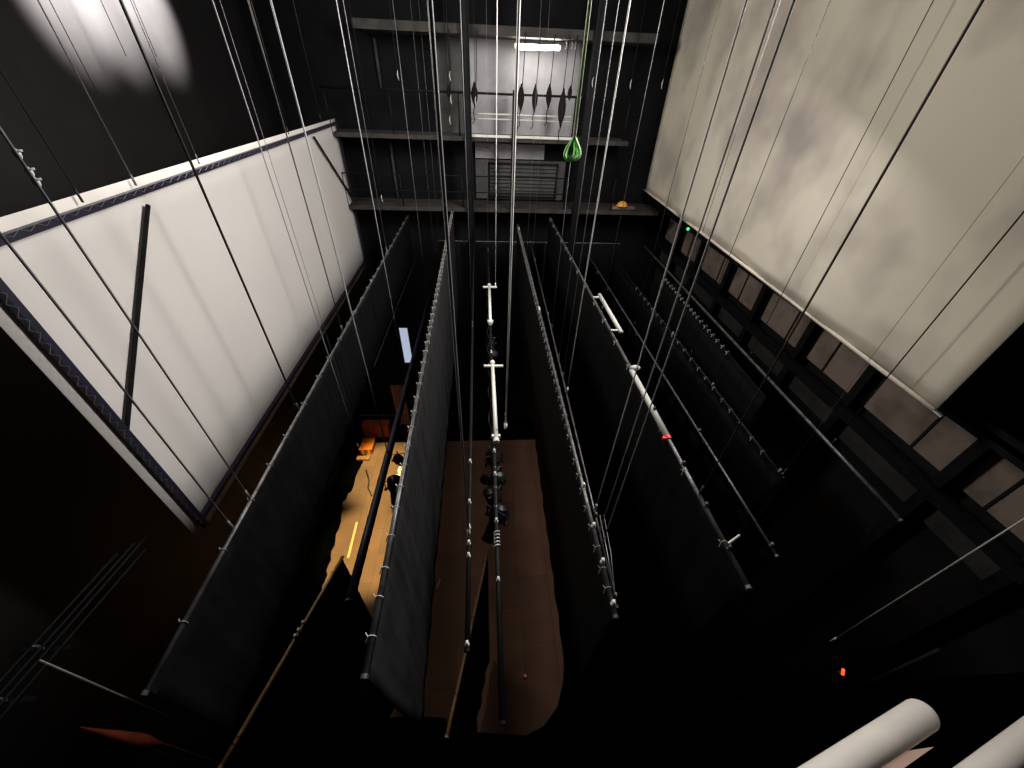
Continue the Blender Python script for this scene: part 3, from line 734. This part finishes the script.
# ------------------------------------------------------------------ bundle of short pipes at lower left
names = ['topmost', 'second', 'third', 'lowest']
for k, (dx, dz, ln) in enumerate(((0, 0, 0), (.10, -.02, .15), (.22, -.04, -.1), (-.12, .03, -.2))):
    a = at(133, 545, z=9.7)+V(dx, ln, dz); b = at(0, 693, z=9.7)+V(dx-.05, -.5, dz)
    tg = batten(a, b, .02, 'pipe_black', 'dim stored pipe in the lower left bundle, %s one from its right edge' % ('third', 'second', 'first', 'fourth')[k], (), group='stored pipes at lower left')
pc = at(40, 647, z=9.7)
for k, (px, py, lb) in enumerate(((40, 647, 'steel hanger at the middle of the lower left pipe bundle'), (2, 699, 'steel hanger at the near end of the lower left pipe bundle'))):
    p = at(px, py, z=9.7)
    t = thing('pipe_hanger', lb, 'hanger', p, 'hangers of the stored pipes')
    MB().box(p+V(-.3, -.03, -.1), p+V(.35, .03, -.07)).build('cross_bar', M['pipe_black'], t)
    MB().tube([p+V(-.05, 0, -.08), p+V(-.05, 0, .05), p+V(.0, 0, .05), p+V(0, 0, -.08)], .014, 6).build('hook', M['steel'], t)
    MB().tube([p+V(-.28, 0, -.08), V(p.x-.28, p.y, GRID)], .004, 5).build('hanging_wire', M['pipe_black'], t)
# clamps on the lowest screen cable
for px, py, lb in ((21, 154, 'pale bulldog clip on the cable left of the screen top edge, upper'), (31, 172, 'pale bulldog clip on the cable left of the screen top edge, lower'), (35, 182, 'small pale shackle under the two clips above the screen')):
    r0 = ray(247, 494); 
    p = at(px, py, y=at(247, 494, x=-2.9).y)
    p = V(at(247, 494, x=-2.9).x, p.y, p.z)
    tag(MB().ball(p, .02, (1, 1, 1.6)).tube([p+V(0, -.02, .01), p+V(.045, 0, .02)], .007, 5).build('wire_clip', M['white_metal'], smooth=True), lb, 'clip', 'clips on the screen cables')

# ------------------------------------------------------------------ lower right: padded rolls on the side platform
def roll(tip, direction, length, r, label, slit):
    d = Vector(direction).normalized(); tip = Vector(tip)
    t = thing('padded_roll', label, 'padded roll', tip, 'white padded rolls in the lower right corner')
    pts = [tip+d*r*(1-math.cos(a)) for a in [math.pi/2*i/6 for i in range(7)]]; rs = [max(.02, r*math.sin(math.pi/2*i/6)) for i in range(7)]
    pts += [tip+d*(r+(length-r)*i/8) for i in range(1, 9)]; rs += [r]*8
    MB().tube(pts, rs, 24).build('cover', M['bone'], t, smooth=True)
    return t, d
Z0 = 11.2
T1 = at(929, 710, z=Z0); E1 = at(806, 790, z=Z0)
roll(T1, E1-T1, 2.2, .13, 'white padded roll with rounded end, left one in the lower right corner', True)
T2 = at(1075, 703, z=Z0); E2 = at(985, 772, z=Z0)
roll(T2, E2-T2, 2.2, .115, 'white padded roll cut off by the lower right frame corner', False)
# pink pennant strap beside the first roll
g1, g2, g3, g4 = at(933, 747, z=Z0+.05), at(886, 754, z=Z0+.05), at(850, 790, z=Z0+.05), at(872, 790, z=Z0+.05)
mb = MB(); vs = [g1, g2, g3, g4]; mb.add(vs+[v+V(0, 0, .015) for v in vs], [(0,1,2,3), (7,6,5,4), (0,4,5,1), (1,5,6,2), (2,6,7,3), (3,7,4,0)])
tag(mb.build('cloth_flap', M['pink']), 'pointed pink cloth flap beside the rounded white roll', 'cloth')
# side platform carrying the rolls
zp = Z0-.135
pl = thing('side_platform', 'black side platform under the white padded rolls', 'platform', (6.2, .2, zp-.1))
MB().box((2.4, -1.6, zp-.12), (8.1, .9, zp)).build('deck', M['black_floor'], pl)
MB().box((2.4, .9, zp-.2), (8.1, .94, zp+.02)).build('kick_edge', M['black_floor'], pl)
# indicator lamps
p = at(843, 672, x=4.8)
t = thing('indicator_lamp', 'tiny glowing orange-red indicator lamp in the black lower right', 'indicator lamp', p)
MB().tube([p+V(-.0, -.02, -.035), p+V(0, .02, .035)], .018, 8).build('lens', M['led_red'], t, smooth=True)
MB().box(p+V(-.03, -.03, -.12), p+V(.03, .03, -.05)).build('housing', M['equip'], t, bevel=.01)
MB().tube([p+V(0, 0, -.12), V(p.x, p.y, .02)], .02, 6).build('stand', M['equip'], t)
p = at(688, 229, x=6.5)
t = thing('indicator_lamp', 'tiny green indicator lamp under the cream backdrop edge', 'indicator lamp', p)
MB().ball(p, .05).build('lens', M['led_green'], t, smooth=True)
MB().tube([p, p+V(1.55, 0, 0)], .02, 6).build('bracket', M['equip'], t)
# faint tall pole, lower right
p = at(940, 650, x=6.6)
tag(MB().tube([p, V(p.x, p.y, 0)], .03, 8).build('tall_pole', M['pipe_black'], smooth=True), 'faint dark tall pole above the white padded roll', 'pole')
# red glow cloth at lower left
p1_, p2_, p3_, p4_ = at(80, 727, z=8.6), at(120, 728, z=8.6), at(164, 744, z=8.6), at(125, 746, z=8.6)
rows = []
L0 = V(p1_.x, p1_.y, 8.6); L1 = V(p3_.x, p3_.y, 8.6)
rs = [.005, .02, .035, .05, .06, .07, .065, .04, .005]
t = thing('hammock_cloth', 'dim orange-red leaf-shaped cloth in the lower left corner', 'cloth', L0)
MB().tube([lerp(L0, L1, i/8)+V(0, 0, -.12*math.sin(math.pi*i/8)) for i in range(9)], rs, 10).build('cloth', M['redbrown'], t, smooth=True)
for e in (L0, L1): MB().tube([e, V(e.x, e.y, 0.02)], .01, 5).build('tether', M['equip'], t)
